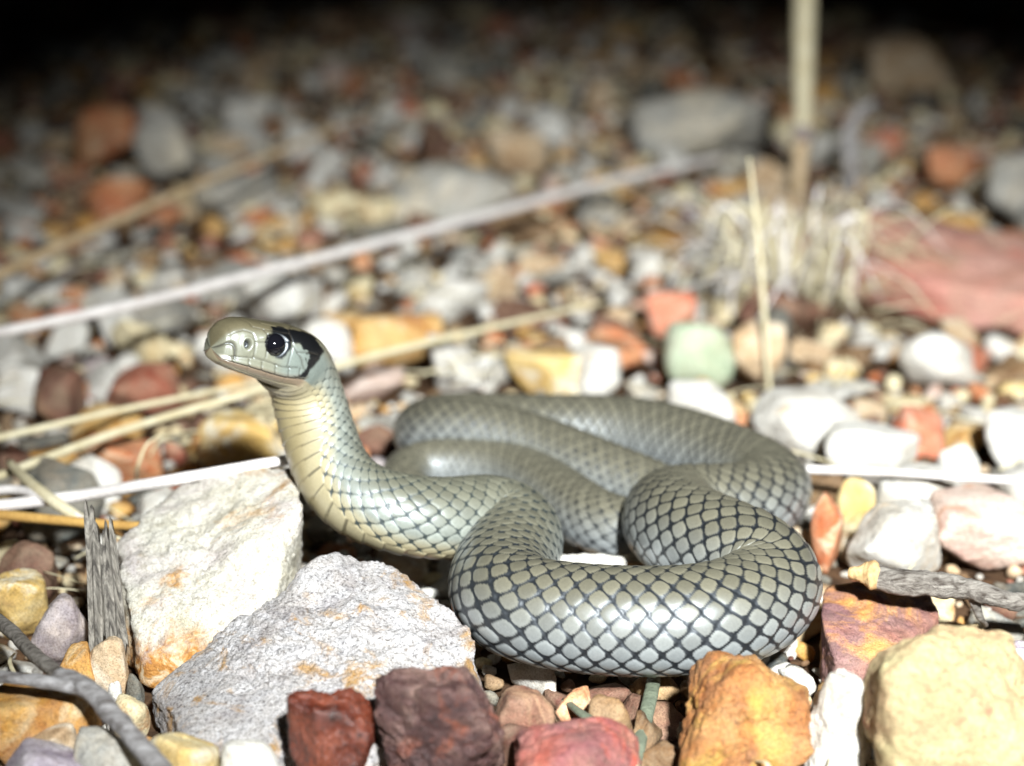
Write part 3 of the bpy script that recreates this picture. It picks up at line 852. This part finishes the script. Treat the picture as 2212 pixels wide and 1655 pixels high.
RS = [gy(1788, 512, 24), gy(1862, 446, 25.5), gy(1960, 460, 25.5), gy(2090, 496, 24.5), gy(2260, 520, 24), gy(2420, 560, 23), gy(1880, 560, 22.5), gy(2000, 610, 21), gy(2240, 650, 19.5), gy(2400, 640, 20)]
RS += [np.array([p[0], p[1], -0.62]) for p in RS]
hull_rock('red_rock', 'big flat pinkish red slab lying far behind the snake', 'rock', 'slab', RS, 5, 34, 0.10, 0.03, 5)
for p in RS[:10]: ROCKS.append((p[0], p[1], 1.0, p[2]))
ROCKS.append((9.5, 22.5, 2.6, 1.0)); ROCKS.append((12.5, 22, 2.8, 1.0))
px_rock('pale mint green stone beyond the far coil', (1436, 690, 1592, 812), 'green', 57, sub=4, sharp=8)
px_rock('coral red stone behind the mint green stone', (1394, 626, 1506, 700), 'coral', 58, sub=4)
px_rock('sandy peach stone right of the mint green stone', (1580, 690, 1700, 800), 'tan', 59, sub=4)
px_rock('large grey white rock in the dim gravel beyond the long straw', (826, 346, 1112, 456), 'grey', 60, 'rock', sub=4, ratio=0.7)
px_rock('large dim grey rock beside the tall stalk', (1364, 188, 1690, 316), 'grey', 61, 'rock', sub=4, ratio=0.7)
px_rock('tan stone behind the large grey white rock', (1052, 276, 1186, 356), 'tan', 62, sub=4)
px_rock('dusty orange stone at the dark edge of the gravel', (150, 226, 300, 330), 'orange', 63, sub=4)
px_rock('light grey stone beside the dusty orange stone', (286, 262, 420, 370), 'grey', 64, sub=4)
px_rock('orange stone left of the thin tan straw', (160, 370, 320, 450), 'orange', 65, sub=4)
px_rock('white stone right of the big flat red slab', (2136, 330, 2290, 460), 'grey', 66, sub=4)
px_rock('orange stone far behind the big flat red slab', (2000, 310, 2120, 390), 'orange', 67, sub=4)
px_rock('pale stone glimpsed in the dark beyond everything', (1876, 76, 2060, 176), 'tan', 68, sub=4)
px_rock('white stone in front of the long white straw', (500, 580, 690, 670), 'white', 69, sub=4)

# ---------------------------------------------------------------- gravel
PAL = ['white'] * 36 + ['cream'] * 22 + ['grey'] * 12 + ['tan'] * 15 + ['pink'] * 5 + ['brown'] * 9 + ['ochre'] * 7 + ['yellow'] * 3 + ['orange'] * 5 + ['red'] * 3 + ['maroon'] * 6 + ['purple'] * 2 + ['dark'] * 5 + ['coral'] * 1
PAL_SHADE = ['maroon'] * 5 + ['brown'] * 5 + ['dark'] * 5 + ['orange']  # dark stones only: the shade of the front crevice put into stone colour
PAL_FAR = ['white'] * 10 + ['cream'] * 12 + ['grey'] * 13 + ['tan'] * 14 + ['ochre'] * 7 + ['orange'] * 6 + ['red'] * 5 + ['maroon'] * 12 + ['brown'] * 18 + ['dark'] * 9  # darker mix: shadows between far stones imitated by their colours
SPX = SPINE[::8, :3]; SPR = SPINE[::8, 3] / 2

def build_gravel():
    rnd = random.Random(5)
    cell = 2.0
    grid = {}
    def near(x, y):
        cx, cy = int(x // cell), int(y // cell)
        for a in (-1, 0, 1):
            for b in (-1, 0, 1):
                yield from grid.get((cx + a, cy + b), ())
    def add(x, y, r):
        grid.setdefault((int(x // cell), int(y // cell)), []).append((x, y, r))
    stones = []
    passes = [(150, 0.8, 1.15, 16), (1700, 0.45, 0.78, 6), (13000, 0.24, 0.46, -20), (24000, 0.12, 0.26, -20), (14000, 0.06, 0.13, -20)]
    rock_a = np.array(ROCKS)
    for n, r0, r1, ymin in passes:
        for _ in range(n):
            if r1 <= 0.3:
                y = -9 + (75 if r1 > 0.2 else 24) * rnd.random() ** 1.7
            else:
                y = -10 + 115 * rnd.random() ** 1.25
            if y < ymin: continue
            hw = 10 + 0.40 * (y + 27)
            x = rnd.uniform(-hw, hw)
            r = rnd.uniform(r0, r1)
            if any((x - a) ** 2 + (y - b) ** 2 < (0.86 * (r + c)) ** 2 for a, b, c in near(x, y)):
                continue
            dr = np.hypot(rock_a[:, 0] - x, rock_a[:, 1] - y) - rock_a[:, 2]
            if dr.min() < (r * 0.75 if r > 0.13 else -0.35): continue
            hz = r * rnd.uniform(0.4, 0.95)
            top = -0.55 + rnd.uniform(1.1, 1.8) * hz + (0.06 if r < 0.27 else 0.0)
            ds = np.hypot(SPX[:, 0] - x, SPX[:, 1] - y)
            k = ds < SPR * 0.95 + r
            if k.any():
                inner = np.min(SPX[k, 2] - SPR[k])
                if r > 0.55: continue
                lim = max(inner, 0.0) * 0.8 + 0.0
                top = min(top, lim + 0.02)
                hz = min(hz, (top + 0.6) / 1.6)
            add(x, y, r)
            stones.append((x, y, top - hz, r, hz))
    return stones

GRAVEL = build_gravel()

LANDMARKS = [((300, 640), 'the long thick white straw'), ((900, 505), 'the long thick white straw'), ((1400, 375), 'the long thick white straw'),
             ((150, 525), 'the tan tapering straw'), ((600, 330), 'the tan tapering straw'), ((1722, 430), 'the foot of the tall stalk'),
             ((1950, 560), 'the big pinkish red slab'), ((2150, 480), 'the big pinkish red slab'), ((1510, 760), 'the mint green stone'), ((1450, 670), 'the coral red stone'),
             ((850, 730), 'the broad yellow orange stone'), ((960, 410), 'the large grey white rock'), ((1530, 260), 'the large dim grey rock'), ((1120, 320), 'the tan stone in the dim gravel'),
             ((225, 290), 'the dusty orange stone'), ((350, 330), 'the light grey stone'), ((240, 420), 'the orange stone by the tan straw'), ((2060, 360), 'the far orange stone'),
             ((1970, 130), 'the pale stone in the dark'), ((600, 630), 'the white stone before the long straw'), ((290, 830), 'the sloping dark red stone'), ((110, 840), 'the dark maroon red stone'),
             ((220, 910), 'the flat orange stone'), ((510, 940), 'the pale yellow stone'), ((110, 1060), 'the smooth dark grey stone'), ((1290, 790), 'the round white pebble'),
             ((1520, 880), 'the far coil of the snake'), ((1900, 960), 'the long white stone'), ((1750, 900), 'the pair of lumps white stone'), ((1990, 910), 'the coral orange stone'),
             ((2030, 760), 'the square white stone'), ((1640, 770), 'the hair thin stalk'), ((1700, 640), 'the dry tuft'), ((2000, 1060), 'the forked looking white stone'),
             ((1940, 1170), 'the bright white blocky stone'), ((2150, 1140), 'the wide pinkish white stone'), ((1900, 1350), 'the flat purple rock'), ((2060, 1500), 'the large warm cream rock'),
             ((1620, 1560), 'the orange ochre rock'), ((1250, 1620), 'the dusty pink red stone'), ((1350, 1500), 'the front coil of the snake'), ((940, 1560), 'the purple brown rock'),
             ((650, 1500), 'the granite rock'), ((420, 1200), 'the cream rock'), ((230, 1300), 'the wood chip'), ((200, 1490), 'the forked twig'), ((100, 1640), 'the purple grey speckled stone'),
             ((1000, 150), 'nothing but dark ground'), ((400, 120), 'nothing but dark ground')]
LMP = [(g(a[0], a[1], 0.0), t) for a, t in LANDMARKS]

def landmark(x, y):
    best = min(LMP, key=lambda q: math.hypot(q[0][0] - x, q[0][1] - y))
    p, t = best
    dist = math.hypot(p[0] - x, p[1] - y)
    if t.startswith('nothing'):
        return 'at the dark far edge of the gravel'
    rel = 'beside' if dist < 2.5 else ('beyond' if y > p[1] + 1.5 else 'in the gravel near')
    return f'{rel} {t}'

COLNAME = {'brown': 'brown', 'white': 'white quartz', 'cream': 'cream', 'grey': 'grey', 'tan': 'tan', 'pink': 'pinkish', 'ochre': 'ochre', 'yellow': 'yellow',
           'orange': 'orange', 'red': 'red', 'maroon': 'dark maroon', 'purple': 'purple grey', 'dark': 'dark grey', 'coral': 'coral red'}

def place_gravel():
    rnd = random.Random(21)
    protos = [rock_shape(200 + i, 4, planes=rnd.choice([6, 7, 9]), sharp=rnd.choice([40, 70, 110]), rough=0.08, lo=0.38, fine=0.025) for i in range(14)]
    protos = [(norm_half(v), f) for v, f in protos]
    low = [rock_shape(300 + i, 3, planes=rnd.choice([6, 8, 10]), sharp=40, rough=0.10, lo=0.42, fine=0.02) for i in range(16)]
    low = [(norm_half(v), f) for v, f in low]
    tiny = [rock_shape(400 + i, 2, planes=8, sharp=24, rough=0.1, fine=0.0, lo=0.5) for i in range(16)]
    tiny = [(norm_half(v), f) for v, f in tiny]
    # which ones show largest
    scored = []
    for idx, (x, y, z, r, hz) in enumerate(GRAVEL):
        px, py = proj((x, y, z))
        vis = 0 < px < 2212 and 0 < py < 1655
        hid = ((np.hypot(SPX[:, 0] - x, SPX[:, 1] - y) < SPR * 0.8)).any()
        scored.append((r / depth((x, y, z)) if vis and not hid else 0, idx))
    scored.sort(reverse=True)
    big = {i for sc, i in scored[:230] if sc > 0}
    cache = {}
    V, F, MI = [], [], []
    base = 0
    mats = sorted(set(PAL + PAL_FAR + PAL_SHADE))
    for idx, (x, y, z, r, hz) in enumerate(GRAVEL):
        mat = rnd.choice(PAL_SHADE if -4 < y < 0.4 and -0.6 < x < 3.4 else PAL if y < 26 or rnd.random() < 0.3 else PAL_FAR)  # crevice and far stones get darker colours in place of shade
        k = rnd.randrange(14)
        rx = rnd.uniform(0.9, 1.45); ry = rnd.uniform(0.5, 1.0)
        rot = rnd.uniform(0, 6.283)
        tilt = rnd.uniform(-0.45, 0.45)
        if idx in big:
            key = (k, mat)
            if key not in cache:
                cache[key] = mesh_np('stone', protos[k][0], protos[k][1], [MAT[mat]])
            o = link('stone', cache[key], None, (x, y, z))
            o.scale = (r * rx, r * ry, hz)
            o.rotation_euler = (tilt * 0.5, tilt, rot)
            size = 'big' if r > 0.75 else ('mid sized' if r > 0.45 else 'small')
            zt = landmark(x, y)
            tag(o, f'{size} {COLNAME[mat]} stone {zt}', 'stone', f'{size} {COLNAME[mat]} stones {zt}')
        else:
            v, f = low[k] if (r / (y + 27) > 0.0115 and y < 30) else tiny[k]
            v = v * np.array([r * rx, r * ry, hz])
            c, s_ = math.cos(rot), math.sin(rot)
            ctl, stl = math.cos(tilt), math.sin(tilt)
            v = np.stack([v[:, 0] * ctl + v[:, 2] * stl, v[:, 1], -v[:, 0] * stl + v[:, 2] * ctl], 1)
            v = np.stack([v[:, 0] * c - v[:, 1] * s_ + x, v[:, 0] * s_ + v[:, 1] * c + y, v[:, 2] + z], 1)
            V.append(v); F.append(f + base); base += len(v)
            MI.append(np.full(len(f), mats.index(mat)))
    me = mesh_np('gravel', np.vstack(V), np.vstack(F), [MAT[q] for q in mats], midx=np.concatenate(MI))
    o = link('gravel', me)
    tag(o, 'mixed white, cream, orange and maroon gravel covering the ground', 'gravel', kind='stuff')
    print('gravel tris', sum(len(q) for q in F), len(GRAVEL), 'single', len(big), 'verts', base)
place_gravel()

# ---------------------------------------------------------------- stems, twigs, tuft
def tube(pts, radii, seg=14, per=10, wob=0.0, seed=0, flat=1.0):
    Q = catmull([np.concatenate([np.asarray(p, float), [r, 0, 0, 0]]) for p, r in zip(pts, radii)], per)
    P, R = Q[:, :3], Q[:, 3]
    T = np.gradient(P, axis=0); T /= np.linalg.norm(T, axis=1)[:, None] + 1e-12
    ref = np.array([0, 0, 1.0]) if abs(T[:, 2]).mean() < 0.8 else np.array([0, 1.0, 0])
    A = np.cross(T, ref); A /= np.linalg.norm(A, axis=1)[:, None]
    B = np.cross(A, T)
    th = np.linspace(0, 2 * math.pi, seg, endpoint=False)
    v = P[:, None] + (A[:, None] * np.cos(th)[None, :, None] + B[:, None] * np.sin(th)[None, :, None] * flat) * R[:, None, None]
    if wob:
        n = fbm(v.reshape(-1, 3) * 4.0 + seed, 4).reshape(v.shape[:2])
        d = v - P[:, None]
        v = v + d * (wob * n)[..., None]
    nr = len(P)
    v = np.vstack([v.reshape(-1, 3), P[:1], P[-1:]])
    i = np.arange(nr * seg).reshape(nr, seg); j = np.roll(i, -1, 1)
    f = np.stack([i[:-1].ravel(), j[:-1].ravel(), j[1:].ravel(), i[1:].ravel()], 1)
    a, b = nr * seg, nr * seg + 1
    c1 = np.stack([np.full(seg, a), j[0], i[0], np.full(seg, a)], 1)[:, :3]
    c2 = np.stack([np.full(seg, b), i[-1], j[-1]], 1)
    tri = np.vstack([f[:, [0, 1, 2]], f[:, [0, 2, 3]], c1, c2])
    return v, tri

def stem(name, label, cat, mat, pts, radii, group=None, parent=None, **kw):
    v, f = tube(pts, radii, **kw)
    o = link(name, mesh_np(name, v, f, [MAT[mat]]), parent)
    if parent is None: tag(o, label, cat, group)
    return o

GS = 'straw'
stem(GS, 'long thick white straw lying across the gravel behind the snake head', 'straw', 'straw',
     [g(-160, 748, 2.0), g(0, 718, 1.9), g(300, 655, 1.75), g(640, 570, 1.5), g(1000, 478, 1.25), g(1320, 392, 1.0), g(1572, 338, 0.7)], [0.11, 0.11, 0.115, 0.12, 0.125, 0.125, 0.10], seg=18, wob=0.03)
stem(GS, 'tan tapering straw slanting over the dim gravel above the long white straw', 'straw', 'straw_tan',
     [g(-160, 668, 1.3), g(0, 592, 1.4), g(300, 455, 1.6), g(560, 345, 1.8), g(830, 236, 2.0)], [0.14, 0.13, 0.11, 0.08, 0.02], wob=0.03)
stem(GS, 'pale straw passing just under the snake chin and on behind the neck', 'straw', 'straw_pale',
     [g(-120, 1076, 0.7), g(0, 1028, 0.7), g(250, 935, 0.75), g(560, 842, 0.8), g(760, 782, 0.8), g(1000, 722, 0.7), g(1310, 652, 0.5)], [0.075, 0.08, 0.08, 0.075, 0.075, 0.07, 0.05], wob=0.04)
stem(GS, 'thin pale straw running above the flat orange stone', 'straw', 'straw_pale',
     [g(-120, 970, 0.6), g(0, 945, 0.65), g(250, 888, 0.75), g(480, 842, 0.7), g(600, 820, 0.5)], [0.07, 0.07, 0.06, 0.05, 0.03], wob=0.04)
stem(GS, 'white straw running over the cream rock to the neck', 'straw', 'straw',
     [g(-100, 1100, 0.9), g(0, 1092, 0.9), g(180, 1070, 1.1), g(400, 1032, 1.7), g(640, 990, 1.95), g(720, 978, 1.8)], [0.1, 0.1, 0.1, 0.095, 0.08, 0.06], wob=0.04)
stem(GS, 'golden straw ending on the cream rock', 'straw', 'straw_gold',
     [g(-100, 1104, 0.8), g(0, 1112, 0.85), g(150, 1126, 0.9), g(290, 1136, 1.0), g(390, 1132, 1.25)], [0.085, 0.085, 0.08, 0.07, 0.02], wob=0.04)
stem(GS, 'short flat pale blade crossing the smooth dark grey stone', 'straw', 'straw_pale',
     [g(20, 1000, 1.0), g(90, 1064, 1.1), g(170, 1118, 0.9), g(262, 1164, 0.6)], [0.07, 0.10, 0.09, 0.03], wob=0.05)
stem(GS, 'bent pale blade curling beside the golden straw', 'straw', 'straw',
     [g(-60, 1066, 0.9), g(30, 1058, 1.0), g(110, 1082, 1.05), g(190, 1126, 0.9)], [0.07, 0.075, 0.07, 0.03], wob=0.05)
stem(GS, 'thin white straw running right from the far coil', 'straw', 'straw',
     [g(1690, 1012, 0.5), g(1750, 1014, 0.55), g(1900, 1020, 0.6), g(2060, 1030, 0.75), g(2212, 1040, 0.6), g(2330, 1050, 0.5)], [0.06, 0.07, 0.07, 0.07, 0.07, 0.06], wob=0.04)
stem(GS, 'curled hair thin pale blade sticking up beside the flat orange stone', 'straw', 'straw_pale',
     [g(296, 1060, -0.2), gy(300, 1000, 6.6), gy(318, 960, 6.8), gy(352, 936, 7.0)], [0.03, 0.03, 0.025, 0.01])
# tall stalk with nodes
bx, by = g(1722, 440, -0.6)[:2]
st = bpy.data.objects.new('dry_stalk', None); COL.objects.link(st)
st.location = (bx * U, by * U, -0.6 * U)
tag(st, 'tall pale upright dry stalk rising out of the dim gravel', 'stalk')
def stalk_part(name, pts, radii, mat, **kw):
    v, f = tube([np.array(p) for p in pts], radii, **kw)
    return link(name, mesh_np(name, v, f, [MAT[mat]]), st)
stalk_part('lower_stem', [(0, 0, -0.3), (0.02, 0, 1.0), (0.05, 0.0, 2.0)], [0.18, 0.21, 0.24], 'straw_tan', seg=16, wob=0.05)
stalk_part('node', [(0.05, 0, 1.95), (0.05, 0, 2.1), (0.06, 0, 2.3), (0.06, 0, 2.45)], [0.23, 0.30, 0.30, 0.25], 'purple', seg=16)
stalk_part('sheath', [(0.06, 0, 2.4), (0.05, 0, 3.2), (0.0, 0.02, 5.0), (-0.06, 0.05, 8.5), (-0.1, 0.08, 12.0), (-0.1, 0.1, 14.0)], [0.25, 0.28, 0.33, 0.35, 0.33, 0.28], 'straw_pale', seg=18, wob=0.05)
stalk_part('upper_stem', [(-0.1, 0.1, 13.8), (-0.1, 0.1, 17.0), (0.1, 0.1, 22.0)], [0.32, 0.28, 0.2], 'straw_pale', seg=16, wob=0.04)
p0 = g(1664, 862, -0.5)
stem('dry_stalk', 'hair thin upright pale stalk beside the mint green stone', 'stalk', 'straw_pale',
     [p0, gy(1656, 760, p0[1] + 0.1), gy(1648, 640, p0[1] + 0.2), gy(1634, 480, p0[1] + 0.3), gy(1618, 340, p0[1] + 0.3)], [0.04, 0.05, 0.06, 0.05, 0.02])
p1 = g(1842, 430, -0.5)
stem('dry_stalk', 'curled lilac grey dry blade beside the tall stalk', 'stalk', 'twig_pale',
     [p1, gy(1838, 350, p1[1]), gy(1834, 290, p1[1]), gy(1850, 250, p1[1]), gy(1890, 215, p1[1] + 0.3)], [0.12, 0.2, 0.2, 0.18, 0.06], flat=0.5)

# forked dry stem, bottom left
fs = bpy.data.objects.new('forked_twig', None); COL.objects.link(fs)
q0 = g(206, 1486, 0.9)
fs.location = q0 * U
tag(fs, 'weathered grey forked dry stem slanting over the stones', 'stem')
def sub_stem(name, pts, radii, mat, **kw):
    v, f = tube([np.asarray(p) - q0 for p in pts], radii, **kw)
    return link(name, mesh_np(name, v, f, [MAT[mat]]), fs)
sub_stem('main_stem', [g(128, 1460, 0.95), g(180, 1484, 0.95), g(240, 1540, 0.85), g(310, 1620, 0.7), g(400, 1730, 0.5)], [0.12, 0.135, 0.135, 0.135, 0.135], 'twig_pale', wob=0.18, per=16)
sub_stem('side_branch', [g(-120, 1456, 0.85), g(0, 1462, 0.9), g(100, 1474, 0.95), g(200, 1492, 0.93)], [0.075, 0.085, 0.09, 0.085], 'twig_pale', wob=0.16, per=16)
sub_stem('upper_branch', [g(-60, 1300, 0.7), g(20, 1360, 0.8), g(80, 1420, 0.9), g(150, 1472, 0.95)], [0.09, 0.10, 0.10, 0.10], 'twig', wob=0.1, per=16)

# wood chip
def build_chip():
    bm = bmesh.new()
    c = gy(226, 1285, 0.6)
    n = 40
    r = np.random.default_rng(3)
    pts = []
    w, L, t = 0.27, 1.05, 0.10
    ys = np.linspace(-1, 1, 40); xs = np.linspace(-1, 1, 31)
    V = []
    for side in (1, -1):
        for y in ys:
            for x in xs:
                ragged = 0.34 * vnoise(np.array([[x * 5.3, side * 0.1, 5.0]]))[0] + 0.16 * vnoise(np.array([[x * 11.0, 0.3, 8.0]]))[0]
                yy = y * (L + (ragged if abs(y) > 0.0 else 0) * (1.6 if y < 0 else 1.0))
                xx = x * w * (1 + 0.12 * vnoise(np.array([[y * 2.2, x, 9.0]]))[0]) * (0.8 + 0.2 * (1 - y) / 2)
                rid = 0.11 * vnoise(np.array([[x * 5.5, y * 0.6, 2.0]]))[0] + 0.05 * vnoise(np.array([[x * 13.0, y * 1.1, 4.0]]))[0]
                V.append((xx, yy, side * t * (1 - 0.25 * x * x) + rid + 0.05 * math.sin(y * 2)))
    nx, ny = len(xs), len(ys)
    F = []
    for s_ in (0, 1):
        b = s_ * nx * ny
        for j in range(ny - 1):
            for i in range(nx - 1):
                a = b + j * nx + i
                q = [a, a + 1, a + nx + 1, a + nx]
                F.append(q if s_ == 0 else q[::-1])
    o2 = nx * ny
    rim = [i for i in range(nx)] + [j * nx + nx - 1 for j in range(1, ny)] + [(ny - 1) * nx + i for i in range(nx - 2, -1, -1)] + [j * nx for j in range(ny - 2, 0, -1)]
    for a, b in zip(rim, rim[1:] + rim[:1]):
        F.append([b, a, a + o2, b + o2])
    # stand it on its lower end, leaning back
    V = np.array(V)
    M = np.array(Matrix.Rotation(math.radians(52), 3, 'X') @ Matrix.Rotation(math.radians(6), 3, 'Z'))
    V = V @ M.T
    o = link('wood_chip', mesh_np('wood_chip', V, np.array(F), [MAT['bark']]), None, c)
    tag(o, 'weathered grey wood chip leaning on the cream rock', 'wood chip')
build_chip()

# knobbly twig on the right
tw = bpy.data.objects.new('twig', None); COL.objects.link(tw)
t0 = g(2000, 1262, 0.95)
tw.location = t0 * U
tag(tw, 'knobbly grey twig with a snapped tan end above the flat purple rock', 'twig')
def tw_part(name, pts, radii, mat, **kw):
    v, f = tube([np.asarray(p) - t0 for p in pts], radii, **kw)
    return link(name, mesh_np(name, v, f, [MAT[mat]]), tw)
tw_part('stem', [g(1880, 1240, 1.05), g(1930, 1252, 1.02), g(2010, 1262, 0.98), g(2080, 1270, 0.92), g(2150, 1290, 0.85), g(2240, 1306, 0.7), g(2340, 1316, 0.6)], [0.17, 0.195, 0.175, 0.17, 0.14, 0.12, 0.11], 'twig', wob=0.24, per=18, seg=20)
tw_part('snapped_end', [g(1836, 1236, 1.05), g(1856, 1238, 1.06), g(1880, 1241, 1.06), g(1902, 1246, 1.05)], [0.11, 0.15, 0.18, 0.15], 'wood_end', wob=0.4, per=14, seg=18)
tw_part('side_knob', [g(2096, 1276, 0.85), g(2106, 1300, 0.7), g(2116, 1330, 0.45), g(2130, 1350, 0.1)], [0.09, 0.08, 0.06, 0.04], 'twig', wob=0.25, per=12)

# stems under the front coil
stem('twig', 'grey green dry stem poking out from under the front coil', 'stem', 'stem_green',
     [gy(1414, 1462, 0.2), gy(1408, 1490, -0.5), gy(1392, 1560, -1.3), gy(1372, 1630, -2.2), gy(1350, 1720, -3.0)], [0.10, 0.105, 0.105, 0.11, 0.12], wob=0.06, flat=0.6)
stem('twig', 'thin dark stem lying behind the dusty pink red stone', 'stem', 'stem_green',
     [g(1220, 1512, 0.1), g(1262, 1546, 0.2), g(1310, 1572, 0.25), g(1362, 1596, 0.25)], [0.05, 0.07, 0.07, 0.05], wob=0.06, flat=0.7)

# dry tuft
def build_tuft():
    root = bpy.data.objects.new('dry_grass_tuft', None); COL.objects.link(root)
    c = g(1700, 640, -0.5)
    root.location = c * U
    tag(root, 'tangled tuft of dry cream leaves round the foot of the upright stalks', 'grass tuft')
    r = np.random.default_rng(11)
    for k in range(130):
        a = r.uniform(0, 2 * math.pi); rad = r.uniform(0.2, 2.2)
        b = np.array([math.cos(a) * rad, math.sin(a) * rad * 1.6, 0.0])
        out = np.array([math.cos(a + r.normal(0, 0.6)), math.sin(a + r.normal(0, 0.6)), 0])
        L = r.uniform(1.2, 3.2); h = r.uniform(0.6, 2.6)
        pts = [b, b + out * L * 0.25 + [0, 0, h * 0.7], b + out * L * 0.6 + [r.normal(0, 0.2), 0, h], b + out * L + [r.normal(0, 0.3), r.normal(0, 0.3), h * r.uniform(0.4, 0.9)]]
        w = r.uniform(0.02, 0.075)
        v, f = tube(pts, [w * 0.6, w, w, w * 0.2], seg=8, per=6, flat=0.3)
        link('blade', mesh_np('blade', v, f, [MAT['straw_pale' if k % 3 else 'straw']]), root)
build_tuft()

def build_litter():
    r = np.random.default_rng(31)
    V, F, base = [], [], 0
    for k in range(520):
        y = -8 + 60 * r.random() ** 1.5
        hw = 8 + 0.34 * (y + 27)
        x = r.uniform(-hw, hw)
        if (np.hypot(SPX[:, 0] - x, SPX[:, 1] - y) < SPR + 1.1).any(): continue
        if y < 6 and -6.5 < x < 0.5: continue
        L = r.uniform(0.6, 2.6); a = r.normal(0.25, 0.9)
        dv = np.array([math.cos(a), math.sin(a), 0]) * L / 2
        c = np.array([x, y, r.uniform(-0.05, 0.25)])
        w = r.uniform(0.012, 0.04)
        bend = np.array([r.normal(0, 0.12), r.normal(0, 0.12), r.uniform(0.0, 0.15)])
        v, f = tube([c - dv + [0, 0, r.uniform(-0.15, 0.05)], c + bend, c + dv + [0, 0, r.uniform(-0.15, 0.1)]], [w, w, w * 0.5], seg=6, per=6, flat=0.6)
        V.append(v); F.append(f + base); base += len(v)
    o = link('straw_litter', mesh_np('straw_litter', np.vstack(V), np.vstack(F), [MAT['straw_pale']]))
    tag(o, 'scattered bits of broken pale straw among the gravel', 'litter', kind='stuff')
build_litter()
